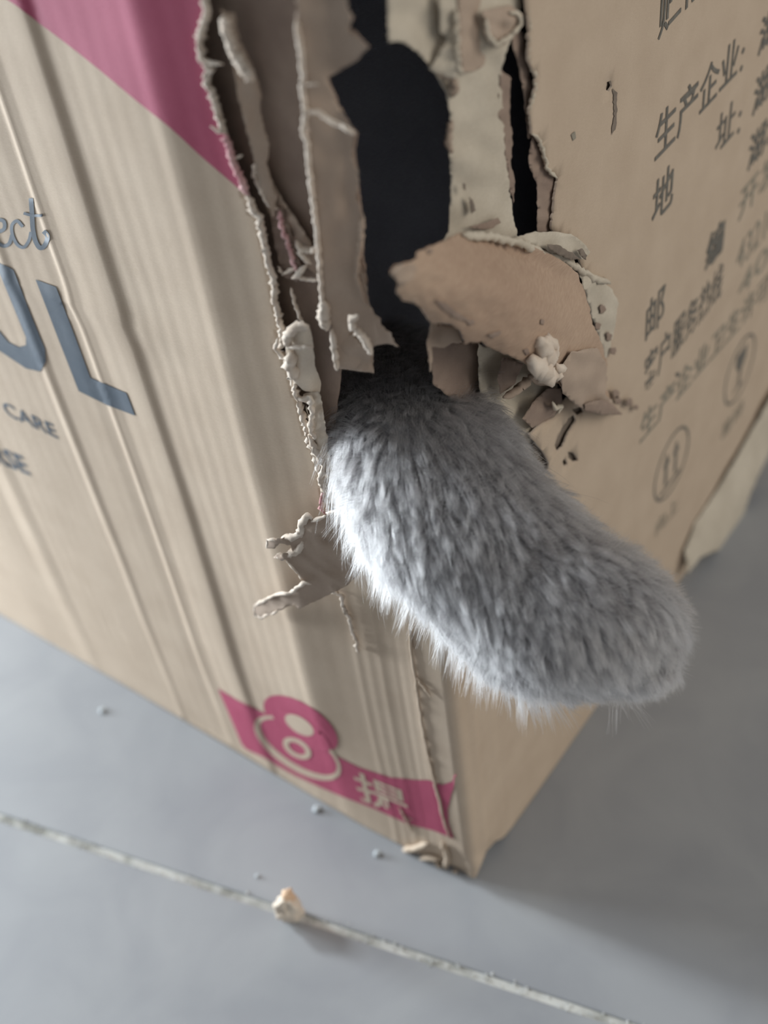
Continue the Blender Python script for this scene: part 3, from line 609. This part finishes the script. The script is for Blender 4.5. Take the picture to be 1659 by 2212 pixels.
# ------------------------------------------------------------------ the cat: one foreleg through the hole
cat = bpy.data.objects.new('cat', None); C.objects.link(cat); cat.location = (0, 0, 0)
tag(cat, 'grey furry cat foreleg and paw reaching out through the hole in the cardboard box', 'cat')
# stations: near-left edge pixel, far-right edge pixel, distance along the view, half thickness ratio
ST = [((770, 640), (900, 650), .44, .9), ((735, 720), (915, 720), .385, .9), ((712, 800), (960, 800), .350, .85), ((712, 880), (1040, 850), .328, .8), ((722, 970), (1105, 930), .316, .78), ((745, 1090), (1172, 1030), .310, .78),
      ((800, 1205), (1235, 1095), .306, .78), ((890, 1298), (1310, 1160), .303, .78), ((965, 1370), (1390, 1210), .301, .8), ((1045, 1452), (1448, 1268), .299, .82), ((1140, 1492), (1482, 1335), .297, .84),
      ((1235, 1500), (1480, 1385), .296, .84), ((1300, 1492), (1462, 1420), .2955, .8)]
FUR_IN = 15
def station(i):
    (lx, ly), (rx, ry), d, k = ST[i]
    l = Vector((lx, ly)); r = Vector((rx, ry)); dv = (l - r).normalized(); l = l - dv * FUR_IN; r = r + dv * FUR_IN
    c = (l + r) / 2; Cw = at_depth(c.x, c.y, d); U = at_depth(l.x, l.y, d) - Cw
    Wv = (CAM - Cw).normalized(); Wv = (Wv - U.normalized() * Wv.dot(U.normalized())).normalized() * U.length * k
    return Cw, U, Wv
S_ = [station(i) for i in range(len(ST))]
def cr_(a, b, c, d, t): return .5 * ((2 * b) + (c - a) * t + (2 * a - 5 * b + 4 * c - d) * t * t + (3 * b - a - 3 * c + d) * t ** 3)
NR = 40; rings = []; NS = 7
for i in range(len(S_) - 1):
    A, B, D, E_ = S_[max(i - 1, 0)], S_[i], S_[i + 1], S_[min(i + 2, len(S_) - 1)]
    for j in range(NS):
        t = j / NS; rings.append(tuple(cr_(A[q], B[q], D[q], E_[q], t) for q in range(3)))
rings.append(S_[-1])
NT = len(rings)
last = rings[-1]; axis = (rings[-1][0] - rings[-4][0]).normalized()
for t in (.25, .45, .65, .82, .93):        # rounded tip
    k = math.sqrt(1 - t * t); rings.append((last[0] + axis * last[1].length * t * .55, last[1] * k, last[2] * k))
bv = []; bf = []
for i, (c, U, W) in enumerate(rings):
    toe = max(0.0, min(1.0, (i - (NT - 30)) / 26.0))
    for k in range(NR):
        a = 2 * math.pi * k / NR
        # four toes show as low lobes round the front half of the paw
        g = 1 - .09 * toe * (0.5 + 0.5 * math.cos(4 * (a - .4))) ** 6 * (1 if math.sin(a) > -.3 else .3)
        bv.append(c + U * math.cos(a) * g + W * math.sin(a) * g)
n = len(rings)
for i in range(n - 1):
    for k in range(NR):
        a = i * NR + k; b = i * NR + (k + 1) % NR; bf.append((a, b, b + NR, a + NR))
bv.append(rings[-1][0] + axis * .0006); bf += [((n - 1) * NR + k, (n - 1) * NR + (k + 1) % NR, n * NR) for k in range(NR)]
bv.append(rings[0][0]); bf += [((k + 1) % NR, k, n * NR + 1) for k in range(NR)]
SKIN = paper('fur_undercoat', (.17, .17, .18), (.24, .24, .25), scale=120, bump=.4)
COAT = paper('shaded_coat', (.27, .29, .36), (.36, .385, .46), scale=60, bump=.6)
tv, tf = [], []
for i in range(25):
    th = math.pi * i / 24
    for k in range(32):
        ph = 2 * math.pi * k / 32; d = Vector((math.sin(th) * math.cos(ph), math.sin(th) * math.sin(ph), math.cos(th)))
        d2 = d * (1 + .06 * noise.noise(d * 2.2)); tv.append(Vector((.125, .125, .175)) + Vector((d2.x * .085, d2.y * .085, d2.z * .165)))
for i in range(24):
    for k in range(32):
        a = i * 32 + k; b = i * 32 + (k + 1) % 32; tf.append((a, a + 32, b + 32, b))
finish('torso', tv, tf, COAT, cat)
body = finish('foreleg', bv, bf, SKIN, cat)
# ---- fur
bm_n = np.zeros((len(bv), 3)); body.data.vertices.foreach_get('normal', bm_n.ravel())
BV = np.array([tuple(v) for v in bv])
flip_n = np.sign(np.sum((BV[:n * NR] - np.repeat(np.array([tuple(r[0]) for r in rings]), NR, 0)) * bm_n[:n * NR], 1).mean())
NH = 160000
tri = np.array([(f[0], f[1], f[2]) for f in bf if len(f) == 4] + [(f[0], f[2], f[3]) for f in bf if len(f) == 4] + [f for f in bf if len(f) == 3])
e1 = BV[tri[:, 1]] - BV[tri[:, 0]]; e2 = BV[tri[:, 2]] - BV[tri[:, 0]]; ar = np.linalg.norm(np.cross(e1, e2), axis=1) / 2
def scatter(N_):
    ti = RNG.choice(len(tri), N_, p=ar / ar.sum()); u = RNG.random(N_); v = RNG.random(N_); w = u + v > 1; u[w] = 1 - u[w]; v[w] = 1 - v[w]
    P = BV[tri[ti, 0]] + e1[ti] * u[:, None] + e2[ti] * v[:, None]
    Nn = bm_n[tri[ti, 0]] * (1 - u - v)[:, None] + bm_n[tri[ti, 1]] * u[:, None] + bm_n[tri[ti, 2]] * v[:, None]
    return P, Nn / np.linalg.norm(Nn, axis=1)[:, None] * flip_n
SRC = np.array(at_depth(940, 250, .37)); AX = np.array(rings[-1][0] - rings[20][0]); AX /= np.linalg.norm(AX)
nrm = lambda a: a / np.maximum(np.linalg.norm(a, axis=1), 1e-12)[:, None]
def flow(P, Nn):
    d = nrm(P - SRC) * .75 + AX * .35
    d += np.array([0, 0, -.18])
    t = d - Nn * np.sum(d * Nn, 1)[:, None]
    return nrm(t)
cP, cN = scatter(3600)
cF = flow(cP, cN); cJ = nrm(cF + RNG.normal(0, .20, cF.shape)); cLen = RNG.uniform(.75, 1.25, len(cP)); cTone = RNG.normal(0, 1, len(cP))
P, Nn = scatter(NH)
# nearest clump by a coarse grid
key = lambda A: np.floor(A / .004).astype(int)
from collections import defaultdict
gd = defaultdict(list)
for i, kk in enumerate(map(tuple, key(cP))): gd[kk].append(i)
ci = np.zeros(NH, int); kp = key(P)
offs = [(a, b, c) for a in (-1, 0, 1) for b in (-1, 0, 1) for c in (-1, 0, 1)]
cell_cache = {}
order = defaultdict(list)
for i, kk in enumerate(map(tuple, kp)): order[kk].append(i)
for kk, idx in order.items():
    cand = [j for o_ in offs for j in gd.get((kk[0] + o_[0], kk[1] + o_[1], kk[2] + o_[2]), ())]
    if not cand: cand = [0]
    cand = np.array(cand); D = np.linalg.norm(P[idx][:, None] - cP[cand][None], axis=2); ci[idx] = cand[D.argmin(1)]
far = np.linalg.norm(P - cP[ci], axis=1) > .008
fl_ = flow(P, Nn); dirn = nrm(fl_ * .45 + cJ[ci] * .75); dirn[far] = fl_[far]
ln = .0080 * cLen[ci] * RNG.uniform(.75, 1.2, NH)
# shorter, smoother fur toward the paw
prog = np.clip(((P - np.array(rings[20][0])) @ AX) / np.linalg.norm(np.array(rings[-1][0] - rings[20][0])), 0, 1)
ln *= 1.0 - .58 * prog
under = Nn @ nrm(np.array([tuple(M @ Vector((-.6, .8, 0)))]))[0] > .45
guard = RNG.random(NH) < np.where(under, .14, .03); ln[guard] *= RNG.uniform(1.4, 2.1, guard.sum())
KP = 7; pts = np.zeros((NH, KP, 3)); tvals = np.linspace(0, 1, KP)
tipc = cP[ci] + cN[ci] * .0030 + cJ[ci] * .0075 * cLen[ci][:, None]
for q, t in enumerate(tvals):
    lift = .62 * t - .30 * t * t
    base = P + dirn * (ln * t)[:, None] * .9 + Nn * (ln * lift)[:, None]
    pull = .42 * t ** 1.5
    pull = np.where(far | guard, 0, pull)[:, None]
    pts[:, q] = base * (1 - pull) + (tipc + (P - cP[ci]) * .35) * pull
curl = RNG.normal(0, .00022, (NH, 3))
pts += curl[:, None, :] * (tvals ** 2)[None, :, None]
NF = 60000; fP, fN = scatter(NF); fD = nrm(fN * .8 + flow(fP, fN) * .55 + RNG.normal(0, .25, fP.shape)); fL = .0036 * RNG.uniform(.6, 1.3, NF)
fp = np.zeros((NF, KP, 3))
for q, t in enumerate(tvals): fp[:, q] = fP + fD * (fL * t)[:, None] + fN * (.0012 * t)
uv = nrm(np.array([tuple(M @ Vector((-.62, .78, 0)))]))[0]; cv = np.array(M @ Vector((0, 0, -1)))
wP, wN = scatter(9000); dd = wN @ uv; sel = np.where((dd > .80) & (np.abs(wN @ cv) < .45))[0][:230]; wP, wN = wP[sel], wN[sel]
NW = len(sel) * 12; wi = np.repeat(np.arange(len(sel)), 12); wd_ = nrm(flow(wP, wN) * .55 + wN * .75 + RNG.normal(0, .16, wP.shape)); wl = RNG.uniform(.006, .0118, len(sel))
wpt = np.zeros((NW, KP, 3)); rt = RNG.normal(0, .0007, (NW, 3)); hd = nrm(wd_[wi] + RNG.normal(0, .07, (NW, 3))); hl = wl[wi] * RNG.uniform(.6, 1.1, NW)
for q, t in enumerate(tvals): wpt[:, q] = wP[wi] + rt * (1 - .55 * t) + hd * (hl * t)[:, None] + np.array([0, 0, -.0022]) * t * t
fp = np.concatenate([fp, wpt]); NF += NW
pts = np.concatenate([pts, fp]); NH0 = NH; NH += NF
hc = bpy.data.hair_curves.new('fur'); hc.add_curves([KP] * NH)
hc.attributes['position'].data.foreach_set('vector', pts.astype(np.float32).ravel())
ra = hc.attributes.get('radius') or hc.attributes.new('radius', 'FLOAT', 'POINT')
ra.data.foreach_set('value', np.tile((.000040 * (1 - .8 * tvals ** 1.5)).astype(np.float32), NH))
tone = np.concatenate([np.clip(.46 + .13 * cTone[ci] + RNG.normal(0, .20, NH0), 0, 1), np.clip(RNG.normal(.62, .12, NF), 0, 1)]).astype(np.float32)
ta = hc.attributes.new('tone', 'FLOAT', 'CURVE'); ta.data.foreach_set('value', tone)
tt = hc.attributes.new('along', 'FLOAT', 'POINT'); tt.data.foreach_set('value', np.tile(tvals.astype(np.float32), NH))
fm, nt, b = mat('grey_fur', .55, .35)
at = nt.nodes.new('ShaderNodeAttribute'); at.attribute_name = 'tone'
c1 = nt.nodes.new('ShaderNodeValToRGB'); c1.color_ramp.elements[0].color = (.14, .13, .133, 1); c1.color_ramp.elements[1].color = (.72, .695, .70, 1); c1.color_ramp.elements[0].position = .1; c1.color_ramp.elements[1].position = .95
nt.links.new(at.outputs['Fac'], c1.inputs[0])
hb = nt.nodes.new('ShaderNodeBsdfHairPrincipled'); hb.model = 'CHIANG'; hb.parametrization = 'COLOR'
hb.inputs['Roughness'].default_value = .45; hb.inputs['Radial Roughness'].default_value = .55
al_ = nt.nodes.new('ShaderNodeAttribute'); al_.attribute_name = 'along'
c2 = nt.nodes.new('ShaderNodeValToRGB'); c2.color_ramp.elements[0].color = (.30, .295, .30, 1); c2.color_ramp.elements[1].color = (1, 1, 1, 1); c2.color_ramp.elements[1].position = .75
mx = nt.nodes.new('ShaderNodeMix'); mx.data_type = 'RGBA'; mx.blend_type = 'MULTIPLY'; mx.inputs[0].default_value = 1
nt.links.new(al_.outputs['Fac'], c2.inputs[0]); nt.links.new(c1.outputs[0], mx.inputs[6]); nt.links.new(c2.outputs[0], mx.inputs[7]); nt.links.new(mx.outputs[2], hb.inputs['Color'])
nt.links.new(hb.outputs[0], nt.nodes['Material Output'].inputs['Surface'])
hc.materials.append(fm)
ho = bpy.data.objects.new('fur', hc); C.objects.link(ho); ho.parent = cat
